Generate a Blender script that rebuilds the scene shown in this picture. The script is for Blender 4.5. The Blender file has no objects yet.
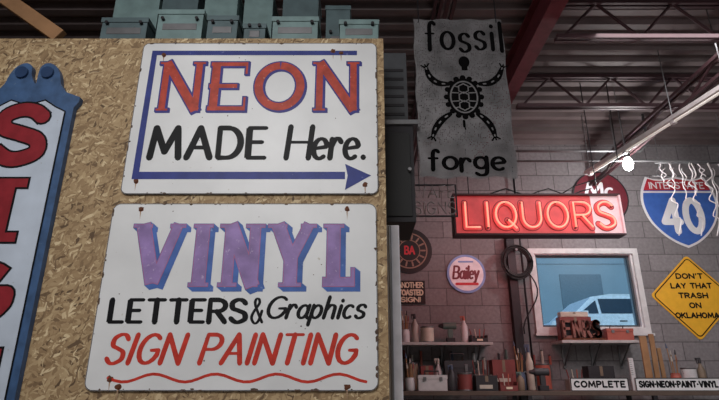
import bpy, bmesh, math, random
from mathutils import Vector, Matrix
random.seed(4)
sc=bpy.context.scene
sc.view_settings.view_transform='Standard'
PITCH=math.radians(19.1); F=520.0; EYE=1.6
cp,sp=math.cos(PITCH),math.sin(PITCH)
# surveyed photo point -> point on the vertical wall plane y=Y (metres)
def W(u,v,Y):
    a=(u-359.5)/F; b=(200-v)/F
    t=Y/(cp-b*sp)
    return (a*t,Y,EYE+(sp+b*cp)*t)
def H(u,v,z):
    a=(u-359.5)/F; b=(200-v)/F
    t=(z-EYE)/(sp+b*cp)
    return (a*t,(cp-b*sp)*t,z)
def B(u0,v0,u1,v1,Y):
    vm=(v0+v1)/2
    return (W(u0,vm,Y)[0],W(0,v1,Y)[2],W(u1,vm,Y)[0],W(0,v0,Y)[2])
# ---------- materials
def lin(c):
    return tuple(((x/255)/12.92 if x/255<=.04045 else ((x/255+.055)/1.055)**2.4) for x in c)+(1,)
MC={}
def mat(name,c,rough=.55,metal=0,emit=None,es=0,var=.12,scale=14,spec=.4,worn=None,wt=.66):
    if name in MC: return MC[name]
    m=bpy.data.materials.new(name); m.use_nodes=True
    nt=m.node_tree; n=nt.nodes; l=nt.links; b=n['Principled BSDF']
    c=lin(c)
    g=n.new('ShaderNodeNewGeometry'); no=n.new('ShaderNodeTexNoise'); no.inputs['Scale'].default_value=scale; no.inputs['Detail'].default_value=4
    l.new(g.outputs['Position'],no.inputs['Vector'])
    r=n.new('ShaderNodeValToRGB'); r.color_ramp.elements[0].position=.3; r.color_ramp.elements[1].position=.7
    r.color_ramp.elements[0].color=tuple(x*(1-var) for x in c[:3])+(1,)
    r.color_ramp.elements[1].color=tuple(min(1,x*(1+var)) for x in c[:3])+(1,)
    l.new(no.outputs['Fac'],r.inputs['Fac']); out=r.outputs['Color']
    if worn:
        n2=n.new('ShaderNodeTexNoise'); n2.inputs['Scale'].default_value=38; n2.inputs['Detail'].default_value=8; n2.inputs['Roughness'].default_value=.7
        l.new(g.outputs['Position'],n2.inputs['Vector'])
        r2=n.new('ShaderNodeValToRGB'); r2.color_ramp.elements[0].position=wt; r2.color_ramp.elements[1].position=wt+.05
        r2.color_ramp.elements[0].color=(0,0,0,1); r2.color_ramp.elements[1].color=(.8,.8,.8,1)
        l.new(n2.outputs['Fac'],r2.inputs['Fac'])
        mx=n.new('ShaderNodeMixRGB'); l.new(r2.outputs[0],mx.inputs[0]); l.new(out,mx.inputs[1]); mx.inputs[2].default_value=lin(worn); out=mx.outputs[0]
    l.new(out,b.inputs['Base Color'])
    b.inputs['Roughness'].default_value=rough; b.inputs['Metallic'].default_value=metal
    b.inputs['Specular IOR Level'].default_value=spec
    if emit:
        b.inputs['Emission Color'].default_value=lin(emit); b.inputs['Emission Strength'].default_value=es
    MC[name]=m; return m
def osb():
    m=bpy.data.materials.new('osb_board'); m.use_nodes=True
    nt=m.node_tree; n=nt.nodes; l=nt.links; b=n['Principled BSDF']
    g=n.new('ShaderNodeNewGeometry')
    nz=n.new('ShaderNodeTexNoise'); nz.inputs['Scale'].default_value=14; nz.inputs['Detail'].default_value=3
    l.new(g.outputs['Position'],nz.inputs['Vector'])
    wv=n.new('ShaderNodeMixRGB'); wv.blend_type='ADD'; wv.inputs['Fac'].default_value=.05
    l.new(g.outputs['Position'],wv.inputs[1]); l.new(nz.outputs['Color'],wv.inputs[2])
    outs=[]
    for rot,sx,sz in ((.35,26,100),(-.5,30,115),(1.3,30,105)):
        mp=n.new('ShaderNodeMapping'); mp.inputs['Rotation'].default_value=(0,rot,0)
        l.new(wv.outputs[0],mp.inputs['Vector'])
        m2=n.new('ShaderNodeMapping'); m2.inputs['Scale'].default_value=(sx,10,sz)
        l.new(mp.outputs[0],m2.inputs['Vector'])
        vo=n.new('ShaderNodeTexVoronoi'); vo.inputs['Scale'].default_value=1
        l.new(m2.outputs[0],vo.inputs['Vector']); 
        s=n.new('ShaderNodeSeparateColor'); l.new(vo.outputs['Color'],s.inputs[0]); outs.append((s,vo))
    def mixv(f,a,c):
        x=n.new('ShaderNodeMix'); x.data_type='FLOAT'
        l.new(f,x.inputs[0]); l.new(a,x.inputs[2]); l.new(c,x.inputs[3]); return x.outputs[0]
    def gt(a,t):
        x=n.new('ShaderNodeMath'); x.operation='GREATER_THAN'; l.new(a,x.inputs[0]); x.inputs[1].default_value=t; return x.outputs[0]
    a=mixv(gt(outs[0][0].outputs[1],.5),outs[0][0].outputs[0],outs[1][0].outputs[0])
    a=mixv(gt(outs[2][0].outputs[1],.62),a,outs[2][0].outputs[0])
    r=n.new('ShaderNodeValToRGB'); e=r.color_ramp.elements
    e[0].position=0; e[0].color=lin((94,72,50)); e[1].position=1; e[1].color=lin((222,202,164))
    for p,c in ((.12,(140,114,82)),(.5,(166,140,104)),(.88,(188,164,126))):
        x=e.new(p); x.color=lin(c)
    l.new(a,r.inputs['Fac'])
    big=n.new('ShaderNodeTexNoise'); big.inputs['Scale'].default_value=2.2
    l.new(g.outputs['Position'],big.inputs['Vector'])
    rr=n.new('ShaderNodeValToRGB'); rr.color_ramp.elements[0].color=(.8,.78,.76,1); rr.color_ramp.elements[1].color=(1.0,.98,.96,1)
    l.new(big.outputs['Fac'],rr.inputs['Fac'])
    mm=n.new('ShaderNodeMixRGB'); mm.blend_type='MULTIPLY'; mm.inputs['Fac'].default_value=1
    l.new(r.outputs[0],mm.inputs[1]); l.new(rr.outputs[0],mm.inputs[2]); l.new(mm.outputs[0],b.inputs['Base Color'])
    b.inputs['Roughness'].default_value=.7
    bp=n.new('ShaderNodeBump'); bp.inputs['Strength'].default_value=.3; bp.inputs['Distance'].default_value=.002
    l.new(a,bp.inputs['Height']); l.new(bp.outputs[0],b.inputs['Normal'])
    return m
def block(name,c1,c2,mc):
    m=bpy.data.materials.new(name); m.use_nodes=True
    nt=m.node_tree; n=nt.nodes; l=nt.links; b=n['Principled BSDF']
    g=n.new('ShaderNodeNewGeometry'); s=n.new('ShaderNodeSeparateXYZ'); l.new(g.outputs['Position'],s.inputs[0])
    ad=n.new('ShaderNodeMath'); ad.operation='ADD'; l.new(s.outputs[0],ad.inputs[0]); l.new(s.outputs[1],ad.inputs[1])
    c=n.new('ShaderNodeCombineXYZ'); l.new(ad.outputs[0],c.inputs[0]); l.new(s.outputs[2],c.inputs[1])
    t=n.new('ShaderNodeTexBrick'); t.inputs['Scale'].default_value=1; t.inputs['Brick Width'].default_value=.4; t.inputs['Row Height'].default_value=.2
    t.inputs['Mortar Size'].default_value=.006; t.inputs['Mortar Smooth'].default_value=.4
    t.inputs['Color1'].default_value=lin(c1); t.inputs['Color2'].default_value=lin(c2); t.inputs['Mortar'].default_value=lin(mc)
    l.new(c.outputs[0],t.inputs['Vector'])
    nz=n.new('ShaderNodeTexNoise'); nz.inputs['Scale'].default_value=30; nz.inputs['Detail'].default_value=6; l.new(g.outputs['Position'],nz.inputs['Vector'])
    mm=n.new('ShaderNodeMixRGB'); mm.blend_type='OVERLAY'; mm.inputs['Fac'].default_value=.4
    l.new(t.outputs['Color'],mm.inputs[1]); l.new(nz.outputs['Fac'],mm.inputs[2]); l.new(mm.outputs[0],b.inputs['Base Color'])
    b.inputs['Roughness'].default_value=.85
    bp=n.new('ShaderNodeBump'); bp.inputs['Strength'].default_value=.4; bp.inputs['Distance'].default_value=.01; bp.invert=True
    l.new(t.outputs['Fac'],bp.inputs['Height']); l.new(bp.outputs[0],b.inputs['Normal'])
    return m
def perforated():
    m=mat('perforated_steel',(122,120,122),.5,.3,var=.35,scale=9)
    nt=m.node_tree; n=nt.nodes; l=nt.links; b=n['Principled BSDF']
    g=n.new('ShaderNodeNewGeometry'); vo=n.new('ShaderNodeTexVoronoi'); vo.inputs['Scale'].default_value=95
    vo.inputs['Randomness'].default_value=.3
    l.new(g.outputs['Position'],vo.inputs['Vector'])
    x=n.new('ShaderNodeMath'); x.operation='GREATER_THAN'; x.inputs[1].default_value=.38
    l.new(vo.outputs['Distance'],x.inputs[0])
    l.new(x.outputs[0],b.inputs['Alpha'])
    return m
def glassm():
    m=bpy.data.materials.new('window_glass'); m.use_nodes=True
    nt=m.node_tree; n=nt.nodes; l=nt.links; n.remove(n['Principled BSDF'])
    o=n['Material Output']; t=n.new('ShaderNodeBsdfTransparent'); t.inputs[0].default_value=(.66,.80,.86,1)
    gl=n.new('ShaderNodeBsdfGlossy'); gl.inputs['Roughness'].default_value=.25
    mx=n.new('ShaderNodeMixShader'); mx.inputs[0].default_value=.012
    l.new(t.outputs[0],mx.inputs[1]); l.new(gl.outputs[0],mx.inputs[2]); l.new(mx.outputs[0],o.inputs[0])
    return m
# ---------- mesh builder
class M:
    def __init__(s,name): s.name=name; s.v=[]; s.f=[]; s.mi=[]; s.sm=[]; s.mats=[]; s.k=0
    def add(s,vs,fs,m,smooth=False):
        if m not in s.mats: s.mats.append(m)
        i=s.mats.index(m); o=len(s.v); s.v+= [tuple(p) for p in vs]
        for f in fs: s.f.append([o+j for j in f]); s.mi.append(i); s.sm.append(smooth)
    def box(s,x0,y0,z0,x1,y1,z1,m,R=None,c=None):
        vs=[(x,y,z) for x in(x0,x1) for y in(y0,y1) for z in(z0,z1)]
        if R is not None:
            c=Vector(c if c else ((x0+x1)/2,(y0+y1)/2,(z0+z1)/2)); vs=[c+R@(Vector(p)-c) for p in vs]
        s.add(vs,[(0,1,3,2),(4,6,7,5),(0,4,5,1),(2,3,7,6),(0,2,6,4),(1,5,7,3)],m)
    def cyl(s,p0,p1,r0,m,r1=None,n=14,smooth=True):
        r1=r0 if r1 is None else r1
        p0=Vector(p0);p1=Vector(p1); d=(p1-p0).normalized()
        a=d.orthogonal().normalized(); b=d.cross(a)
        A=[p0+(a*math.cos(t)+b*math.sin(t))*r0 for t in [2*math.pi*i/n for i in range(n)]]
        C=[p1+(a*math.cos(t)+b*math.sin(t))*r1 for t in [2*math.pi*i/n for i in range(n)]]
        s.add(A+C,[(i,(i+1)%n,n+(i+1)%n,n+i) for i in range(n)],m,smooth)
        s.add(A,[tuple(range(n))],m); s.add(C,[tuple(range(n))],m)
    def tube(s,pts,r,m,n=8):
        pts=[Vector(p) for p in pts]; rings=[]; a=None
        for i,p in enumerate(pts):
            d=(pts[min(i+1,len(pts)-1)]-pts[max(i-1,0)])
            d=d.normalized() if d.length>1e-9 else Vector((0,0,1))
            a=d.orthogonal().normalized() if a is None else (a-d*a.dot(d))
            a=a.normalized() if a.length>1e-6 else d.orthogonal().normalized()
            b=d.cross(a)
            rings+=[p+(a*math.cos(t)+b*math.sin(t))*r for t in [2*math.pi*j/n for j in range(n)]]
        fs=[]
        for i in range(len(pts)-1):
            for j in range(n): fs.append((i*n+j,i*n+(j+1)%n,(i+1)*n+(j+1)%n,(i+1)*n+j))
        fs.append(tuple(range(n))); fs.append(tuple((len(pts)-1)*n+j for j in range(n)))
        s.add(rings,fs,m,True)
    def lathe(s,c,prof,m,n=20):
        c=Vector(c); vs=[]
        for r,z in prof: vs+=[c+Vector((r*math.cos(2*math.pi*j/n),r*math.sin(2*math.pi*j/n),z)) for j in range(n)]
        fs=[(i*n+j,i*n+(j+1)%n,(i+1)*n+(j+1)%n,(i+1)*n+j) for i in range(len(prof)-1) for j in range(n)]
        s.add(vs,fs,m,True)
        s.add(vs[:n],[tuple(range(n))],m); s.add(vs[-n:],[tuple(range(n))],m)
    def plate(s,pts,y0,y1,m,ms=None):
        n=len(pts); A=[(x,y0,z) for x,z in pts]; C=[(x,y1,z) for x,z in pts]
        s.add(A,[tuple(range(n))],m); s.add(C,[tuple(range(n))],ms or m)
        s.add(A+C,[(i,(i+1)%n,n+(i+1)%n,n+i) for i in range(n)],ms or m)
    def flat(s,pts,y,m):
        s.k=(s.k+1)%61; y=y-s.k*4e-6
        s.add([(x,y,z) for x,z in pts],[tuple(range(len(pts)))],m)
    def disc(s,x,z,r,y,m,n=12,rz=None):
        rz=rz or r
        s.flat([(x+r*math.cos(2*math.pi*i/n),z+rz*math.sin(2*math.pi*i/n)) for i in range(n)],y,m)
    def ring(s,x,z,r0,r1,y,m,n=40,e=1):
        s.rib([(x+(r0+r1)/2*math.cos(2*math.pi*i/n),z+e*(r0+r1)/2*math.sin(2*math.pi*i/n)) for i in range(n+1)],abs(r1-r0),y,m)
    def rib(s,pts,w,y,m,ends=True,ext=0):
        pts=[Vector(p) for p in pts]; n=len(pts)
        for i in range(n-1):
            a,b=pts[i],pts[i+1]; d=b-a
            if d.length<1e-7: continue
            d.normalize(); q=Vector((-d.y,d.x))*w/2
            if ext:
                if i==0: a=a-d*ext
                if i==n-2: b=b+d*ext
            s.flat([a-q,b-q,b+q,a+q],y,m)
        for i in range(n):
            if (0<i<n-1) or ends: s.disc(pts[i].x,pts[i].y,w/2,y,m,12)
    def done(s,bevel=0):
        me=bpy.data.meshes.new(s.name); me.from_pydata(s.v,[],s.f)
        for m in s.mats: me.materials.append(m)
        for p,i,k in zip(me.polygons,s.mi,s.sm): p.material_index=i; p.use_smooth=k
        bm=bmesh.new(); bm.from_mesh(me); bmesh.ops.recalc_face_normals(bm,faces=bm.faces); bm.to_mesh(me); bm.free()
        xs=[v.co for v in me.vertices]
        c=Vector([(min(q[i] for q in xs)+max(q[i] for q in xs))/2 for i in range(3)])
        me.transform(Matrix.Translation(-c))
        o=bpy.data.objects.new(s.name,me); o.location=c; sc.collection.objects.link(o)
        if bevel:
            b=o.modifiers.new('bevel','BEVEL'); b.width=bevel; b.segments=2; b.limit_method='ANGLE'; b.angle_limit=math.radians(50)
        return o
# ---------- stroke lettering
def arc(cx,cy,rx,ry,a0,a1,n=14):
    return [(cx+rx*math.cos(math.radians(a0+(a1-a0)*i/n)),cy+ry*math.sin(math.radians(a0+(a1-a0)*i/n))) for i in range(n+1)]
def cat(p,n=5,closed=False):
    out=[]; N=len(p)
    for i in range(N if closed else N-1):
        g=(lambda k:p[k%N]) if closed else (lambda k:p[max(0,min(N-1,k))])
        a,b,c,d=g(i-1),g(i),g(i+1),g(i+2)
        for j in range(n):
            t=j/n
            out.append(tuple(.5*(2*b[k]+(c[k]-a[k])*t+(2*a[k]-5*b[k]+4*c[k]-d[k])*t*t+(3*b[k]-a[k]-3*c[k]+d[k])*t**3) for k in range(2)))
    out.append(p[0] if closed else p[-1]); return out
S_=cat([(.95,.84),(.72,.98),(.4,1),(.08,.86),(.12,.62),(.5,.51),(.9,.38),(.95,.14),(.6,0),(.3,.01),(.02,.16)])
G={
'A':([[(0,0),(.5,1),(1,0)],[(.18,.34),(.82,.34)]],.85),
'B':([[(.45,.52),(0,.52),(0,1),(.5,1)]+arc(.5,.76,.38,.24,90,-90,8)+[(.3,.52)],[(0,.52),(0,0),(.5,0)]+arc(.5,.26,.48,.26,-90,90,8)],.7),
'C':([arc(.55,.5,.55,.5,48,312)],.8),
'D':([[(.4,0),(0,0),(0,1),(.4,1)]+arc(.4,.5,.6,.5,90,-90)],.8),
'E':([[(1,1),(0,1),(0,0),(1,0)],[(0,.52),(.8,.52)]],.62),
'F':([[(1,1),(0,1),(0,0)],[(0,.52),(.8,.52)]],.6),
'G':([arc(.52,.5,.52,.5,48,335)+[(1,.45),(.6,.45)]],.85),
'H':([[(0,0),(0,1)],[(1,0),(1,1)],[(0,.5),(1,.5)]],.8),
'I':([[(.5,0),(.5,1)]],.12),
'K':([[(0,0),(0,1)],[(.95,1),(0,.4)],[(.3,.6),(1,0)]],.78),
'L':([[(0,1),(0,0),(1,0)]],.62),
'M':([[(0,0),(.12,1),(.5,.2),(.88,1),(1,0)]],1.05),
'N':([[(0,0),(0,1),(1,0),(1,1)]],.82),
'O':([arc(.5,.5,.5,.5,90,450,22)],.9),
'P':([[(0,0),(0,1),(.5,1)]+arc(.5,.74,.5,.26,90,-90,8)+[(0,.48)]],.7),
'Q':([arc(.5,.5,.5,.5,90,450,22),[(.6,.3),(1,-.05)]],.9),
'R':([[(0,0),(0,1),(.5,1)]+arc(.5,.74,.48,.26,90,-90,8)+[(0,.48)],[(.45,.48),(1,0)]],.75),
'S':([S_],.72),
'T':([[(0,1),(1,1)],[(.5,1),(.5,0)]],.78),
'U':([[(0,1),(0,.4)]+arc(.5,.4,.5,.4,180,360)+[(1,1)]],.8),
'V':([[(0,1),(.5,0),(1,1)]],.85),
'W':([[(0,1),(.25,0),(.5,.9),(.75,0),(1,1)]],1.15),
'Y':([[(0,1),(.5,.48),(1,1)],[(.5,.48),(.5,0)]],.8),
'X':([[(0,1),(1,0)],[(1,1),(0,0)]],.8),
'4':([[(.75,0),(.75,1),(0,.3),(1,.3)]],.7),
'0':([arc(.5,.5,.5,.5,90,450,22)],.68),
'&':([cat([(1,.05),(.35,.7),(.35,.95),(.6,.98),(.68,.8),(.2,.45),(.05,.2),(.35,0),(.7,.12),(.95,.5)])],.6),
"'":([[(.6,1),(.4,.78)]],.12),'.':([[(.5,.02),(.5,.05)]],.12),'-':([[(.3,.5),(.7,.5)]],.3),'!':([[(.5,1),(.5,.3)],[(.5,.04),(.5,.06)]],.12),' ':([],.42),
'a':([arc(.45,.3,.45,.3,60,400,14),[(.9,.6),(.88,.1),(1.05,0)]],.5),
'b':([[(0,1),(0,0)],arc(.45,.3,.45,.3,180,-180,14)],.5),
'c':([arc(.5,.3,.5,.3,50,310,12)],.45),
'e':([[(.08,.3),(.98,.36)]+arc(.5,.3,.5,.31,20,310,14)],.48),
'f':([cat([(.95,.9),(.7,1),(.45,.85),(.42,.4),(.4,0)]),[(.05,.58),(.85,.58)]],.42),
'g':([arc(.45,.32,.45,.28,50,400,14),cat([(.9,.6),(.9,.1),(.8,-.22),(.4,-.3),(.05,-.2)])],.5),
'h':([[(0,0),(0,1)],cat([(0,.35),(.35,.6),(.8,.55),(.88,.3),(.9,0)])],.48),
'i':([[(.5,0),(.5,.58)],[(.5,.8),(.5,.84)]],.12),
'l':([[(.5,0),(.5,1)]],.12),
'o':([arc(.5,.3,.5,.3,90,450,16)],.5),
'p':([[(0,.6),(0,-.32)],arc(.45,.3,.45,.3,180,-180,14)],.5),
'r':([[(0,0),(0,.6)],cat([(0,.35),(.3,.58),(.65,.62),(.95,.5)])],.36),
's':([[(x,y*.62) for x,y in S_]],.4),
'y':([[(0,.6),(.45,.02)],cat([(.95,.6),(.5,0),(.3,-.28),(0,-.3)])],.5),
}
def layout(t,box,slant=0,gap=.2,bounce=0):
    x0,z0,x1,z1=box; tot=sum(G[c][1] for c in t)+gap*(len(t)-1)
    h=z1-z0; sx=(x1-x0-slant*h)/tot; x=x0; res=[]
    for i,c in enumerate(t):
        st,w=G[c]; dz=bounce*h*math.sin(i*2.3)
        for s_ in st:
            res.append([(x+px*w*sx+slant*h*py,z0+py*h+dz) for px,py in s_])
        x+=(w+gap)*sx
    return res
def text(o,t,box,w,y,m,slant=0,gap=.2,bounce=0,ends=True):
    b=(box[0]+w/2,box[1]+w/2,box[2]-w/2,box[3]-w/2)
    for p in layout(t,b,slant,gap,bounce): o.rib(p,w,y,m,ends)
def brush(o,t,box,w,y,m,slant=0,gap=.2,thin=.6,bounce=0):
    b=(box[0]+w/2,box[1]+w/2,box[2]-w/2,box[3]-w/2)
    for p in layout(t,b,slant,gap,bounce):
        q=[Vector(a) for a in p]; n=len(q)
        wd=[]
        for i in range(n-1):
            d=q[i+1]-q[i]; d=d.normalized() if d.length>1e-7 else Vector((0,1))
            wd.append(w*(thin+(1-thin)*abs(d.y)))
        for i in range(n-1):
            d=q[i+1]-q[i]
            if d.length<1e-7: continue
            d.normalize(); nn=Vector((-d.y,d.x)); w0=(wd[i]+wd[max(0,i-1)])/2 if n>4 else wd[i]; w1=(wd[i]+wd[min(n-2,i+1)])/2 if n>4 else wd[i]
            a,c=q[i],q[i+1]
            o.flat([a-nn*w0/2,c-nn*w1/2,c+nn*w1/2,a+nn*w0/2],y,m)
            if i>0: o.disc(a.x,a.y,min(w0,wd[i-1])/2,y,m,10)
        for e,k in ((0,0),(n-1,n-2)): o.disc(q[e].x,q[e].y,wd[k]*.46,y,m,8)
def rrect(x0,z0,x1,z1,r,n=6):
    p=[]
    for cx,cz,a in ((x1-r,z1-r,0),(x0+r,z1-r,90),(x0+r,z0+r,180),(x1-r,z0+r,270)):
        p+=arc(cx,cz,r,r,a,a+90,n)
    return p
# ---------- palette
OSB=osb()
BW=block('painted_block',(128,124,126),(117,113,115),(88,83,85))
white=mat('sign_enamel_white',(218,219,220),.38,var=.08,scale=4,worn=(176,166,150),wt=.67)
swhite=mat('sign_white_plain',(222,222,224),.4,var=.04)
navy=mat('paint_blue',(50,60,128),.45,var=.15,spec=.2,worn=(120,126,170),wt=.63)
red=mat('paint_red',(190,56,44),.45,var=.18,scale=40,spec=.2)
orange=mat('paint_neon_red',(172,64,48),.45,var=.25,scale=30,spec=.2,worn=(208,150,130),wt=.62)
purp=mat('paint_indigo',(58,56,128),.45,spec=.2)
black=mat('paint_black',(16,16,19),.5,var=.3,spec=.15,worn=(90,90,92),wt=.66)
lav=mat('paint_lavender',(144,120,172),.45,var=.25,scale=12,spec=.2,worn=(184,166,200),wt=.6)
pinko=mat('paint_pink_outline',(168,104,140),.45,spec=.2)
blue=mat('paint_sky_blue',(72,104,170),.45,var=.2,spec=.2,worn=(130,156,204),wt=.62)
rust=mat('rust_bolt',(100,58,38),.7,.3)
steel=mat('steel_grey',(120,120,122),.4,.7)
dark=mat('dark_metal',(40,38,42),.5,.3)
jst=mat('joist_primer',(66,44,48),.55,.1)
blk=mat('black_plastic',(20,20,22),.5)
wood=mat('lumber',(150,112,78),.7,scale=8,var=.2)
teal=mat('transformer_enamel',(118,142,142),.5,var=.15,worn=(90,84,76),wt=.66)
teal2=mat('transformer_enamel_dark',(84,102,106),.5,var=.15,worn=(70,60,54),wt=.66)
beamc=mat('red_oxide_steel',(106,48,56),.6,.1,var=.2)
deckc=mat('roof_deck_steel',(104,92,92),.6,.0,var=.2,scale=3)
cream=mat('cream',(216,205,180),.5)
perf=perforated()
# ---------- room shell
YB=6.0; CH=4.42
wx0,wz0,wx1,wz1=B(537,253,638,329,YB)
XL,XR=-4.0,5.6
o=M('wall_back')
o.box(XL,YB,0,wx0,YB+.2,CH,BW); o.box(wx1,YB,0,XR,YB+.2,CH,BW)
o.box(wx0,YB,0,wx1,YB+.2,wz0,BW); o.box(wx0,YB,wz1,wx1,YB+.2,CH,BW); o.done()
o=M('wall_right'); o.box(XR,-3,0,XR+.2,YB+.2,CH,BW); o.done()
o=M('wall_left'); o.box(XL-.2,-3,0,XL,YB+.2,CH,BW); o.done()
o=M('wall_front'); o.box(XL-.2,-3.2,0,XR+.2,-3,CH,BW); o.done()
conc=mat('concrete_floor',(120,116,112),.6,scale=3,var=.15)
o=M('floor'); o.box(XL-.2,-3.2,-.15,XR+.2,YB+.2,0,conc); o.done()
o=M('ceiling')
pr=[]; y=-3.2
while y<YB+.2:
    pr+=[(y,CH),(y+.07,CH),(y+.09,CH+.05),(y+.16,CH+.05)]; y+=.18
pr.append((YB+.2,CH)); 
vs=[(XL-.2,a,b) for a,b in pr]+[(XR+.2,a,b) for a,b in pr]; n=len(pr)
o.add(vs,[(i,i+1,n+i+1,n+i) for i in range(n-1)],deckc)
o.box(XL-.2,-3.2,CH+.051,XR+.2,YB+.2,CH+.15,deckc); o.done()
def ibeam(name,X,z0,z1,y0,y1,m):
    o=M(name); f=.06
    o.box(X-f,y0,z0,X+f,y1,z0+.018,m); o.box(X-f,y0,z1-.018,X+f,y1,z1,m); o.box(X-.01,y0,z0+.018,X+.01,y1,z1-.018,m); return o.done()
ibeam('steel_beam',1.42,4.14,CH-.001,-2.99,YB-.005,beamc)
def joistX(Y,z0=4.05):
    o=M('bar_joist')
    for z in (z0,CH-.05):
        o.box(1.5,Y-.035,z,XR-.005,Y-.01,z+.035,jst); o.box(1.5,Y+.01,z,XR-.005,Y+.035,z+.035,jst)
    x=1.55; up=True
    while x<XR-.3:
        o.cyl((x,Y,z0+.02 if up else CH-.03),(x+.3,Y,CH-.03 if up else z0+.02),.012,jst,n=8); x+=.3; up=not up
    return o.done()
for Y in (3.35,4.4): joistX(Y)
def joistY(X,z0,m,y1=YB-.01,z1=CH-.06):
    o=M('roof_truss')
    for z in (z0,z1-.03):
        o.box(X-.035,-2.9,z,X-.01,y1,z+.03,m); o.box(X+.01,-2.9,z,X+.035,y1,z+.03,m)
    y=0; up=True
    while y<y1-.4:
        o.cyl((X,y,z0+.02 if up else z1-.02),(X,y+.4,z1-.02 if up else z0+.02),.012,m,n=8); y+=.4; up=not up
    return o.done()
joistY(2.85,3.85,jst,z1=4.04); joistY(.62,4.0,jst,z1=CH-.001)
o=M('ceiling_conduit')
a=W(512,151,5.2); b=W(640,149,5.2)
o.tube([(a[0],5.2,CH),(a[0],5.2,a[2])],.016,steel)
o.tube([(a[0],5.2,a[2]),(b[0],5.2,a[2]),(b[0]+.1,5.2,a[2]+.1),(b[0]+.1,5.2,CH)],.016,steel)
o.tube([(a[0],5.2,a[2]-.12),(XR-.01,5.2,a[2]-.12)],.012,steel)
for k in range(4): o.cyl((1.6+k*1.2,5.2,a[2]-.12),(1.6+k*1.2,5.2,CH),.006,steel,n=6)
o.done()
o=M('fluorescent_strip_light')
stripm=mat('strip_white',(176,168,168),.5)
p=Vector(H(735,80,3.72)); q=Vector(H(586,174,3.72))
d=(q-p); L=d.length; ang=math.atan2(d.y,d.x); R=Matrix.Rotation(ang,3,'Z'); c=(p+q)/2
o.box(c.x-L/2,c.y-.026,c.z-.012,c.x+L/2,c.y+.026,c.z+.025,stripm,R)
tubeE=mat('fluorescent_tube',(240,240,235),.4,emit=(255,236,225),es=.25)
e1=c+R@Vector((-L/2+.05,0,-.025)); e2=c+R@Vector((L/2-.05,0,-.025)); o.cyl(e1,e2,.012,tubeE)
for t in(.04,.33,.66,.96):
    s_=p.lerp(q,t); o.cyl(s_,(s_.x,s_.y,CH-.001),.005,steel,n=6)
    o.box(s_.x-.02,s_.y-.02,s_.z-.045,s_.x+.02,s_.y+.02,s_.z+.03,stripm,R)
o.done()
lp=W(628,164,5.0)
o=M('pendant_lamp')
bulb=mat('lamp_bulb_glow',(255,255,250),.3,emit=(255,246,240),es=60)
o.lathe((lp[0],lp[1],lp[2]),[(.012,-.07),(.04,-.05),(.052,0),(.04,.045),(.022,.07)],bulb)
o.lathe((lp[0],lp[1],lp[2]),[(.024,.07),(.032,.09),(.032,.14),(.008,.15)],dark)
o.cyl((lp[0],lp[1],lp[2]+.15),(lp[0],lp[1],CH),.006,dark,n=6); o.done()
# ---------- OSB enclosure
YO=2.2
ex=W(386,200,YO)[0]; oz=W(0,38.5,YO)[2]
o=M('wall_osb')
o.box(-3.9,YO,0,ex,YO+.012,oz,OSB)
for x in (-3.85,-3.2,-2.6,-2,-1.4,-.8,-.2,ex-.04): o.box(x-.02,YO+.0121,0,x+.02,YO+.10,oz-.04,wood)
o.box(-3.9,YO+.0121,oz-.04,ex,YO+.10,oz-.001,wood)
o.box(ex-.014,YO+.101,0,ex,4.8,oz-.03,OSB)
o.done()
o=M('enclosure_roof'); o.box(-3.9,YO+.102,oz-.03,ex,4.8,oz,OSB); o.done()
streak=mat('rust_streak',(170,140,116),.6)
chipm=mat('enamel_chip',(84,66,56),.7,.2,var=.3,scale=60)
def bolts(o,pts,Y):
    for u,v in pts:
        x,_,z=W(u,v,Y)
        o.cyl((x,Y-.005,z),(x,Y,z),.007,rust,n=10)
        pp=[(x+.013*(.7+.5*random.random())*math.cos(k*.628),z+.013*(.7+.5*random.random())*math.sin(k*.628)) for k in range(10)]
        o.flat(pp,Y-.0004,rust)
        o.flat([(x-.004,z),(x+.004,z),(x+.0015,z-.05)],Y-.0003,streak)
def chips(o,x0,z0,x1,z1,Y,n,seed):
    r=random.Random(seed)
    for _ in range(n):
        s=r.randrange(4); t=r.random(); e=r.random()*.006+.001
        x,z=[(x0+(x1-x0)*t,z0+e),(x0+(x1-x0)*t,z1-e),(x0+e,z0+(z1-z0)*t),(x1-e,z0+(z1-z0)*t)][s]
        if min(abs(x-x0),abs(x-x1))<.035 and min(abs(z-z0),abs(z-z1))<.035: continue
        rr=.002+.006*r.random()**2; a=1+2*r.random()
        sx,sz=(rr*a,rr) if s<2 else (rr,rr*a)
        sx=min(sx,abs(x-x0)+1,1); 
        pts=[(min(max(x+sx*(.6+.6*r.random())*math.cos(k*.785),x0),x1),min(max(z+sz*(.6+.6*r.random())*math.sin(k*.785),z0),z1)) for k in range(8)]
        o.flat(pts,Y-.0005,chipm)
    for _ in range(n//2):
        x=x0+.03+(x1-x0-.06)*r.random(); z=z0+.03+(z1-z0-.06)*r.random(); rr=.001+.0022*r.random()
        o.flat([(x+rr*(.6+.8*r.random())*math.cos(k*.9),z+rr*(.6+.8*r.random())*math.sin(k*.9)) for k in range(7)],Y-.0005,chipm)
Y=YO-.012
o=M('neon_made_here_sign')
x0,z0,x1,z1=B(132,43,377.5,194,Y)
o.plate(rrect(x0,z0,x1,z1,.03),Y,YO-.001,white,steel)
ed=mat('edge_dark',(70,66,70),.6)
E=rrect(x0+.002,z0+.002,x1-.002,z1-.002,.028); o.rib(E+[E[0]],.003,Y-.0003,ed)
chips(o,x0,z0,x1,z1,Y,46,3)
a=W(357,53,Y); b=W(153.5,53,Y); c=W(135.5,175.5,Y); d=W(345,177,Y)
xl=(W(155,54,Y)[0]+c[0])/2
o.rib([(xl,a[2]),(a[0],a[2])],.026,Y-.0006,navy,ends=False)
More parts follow.
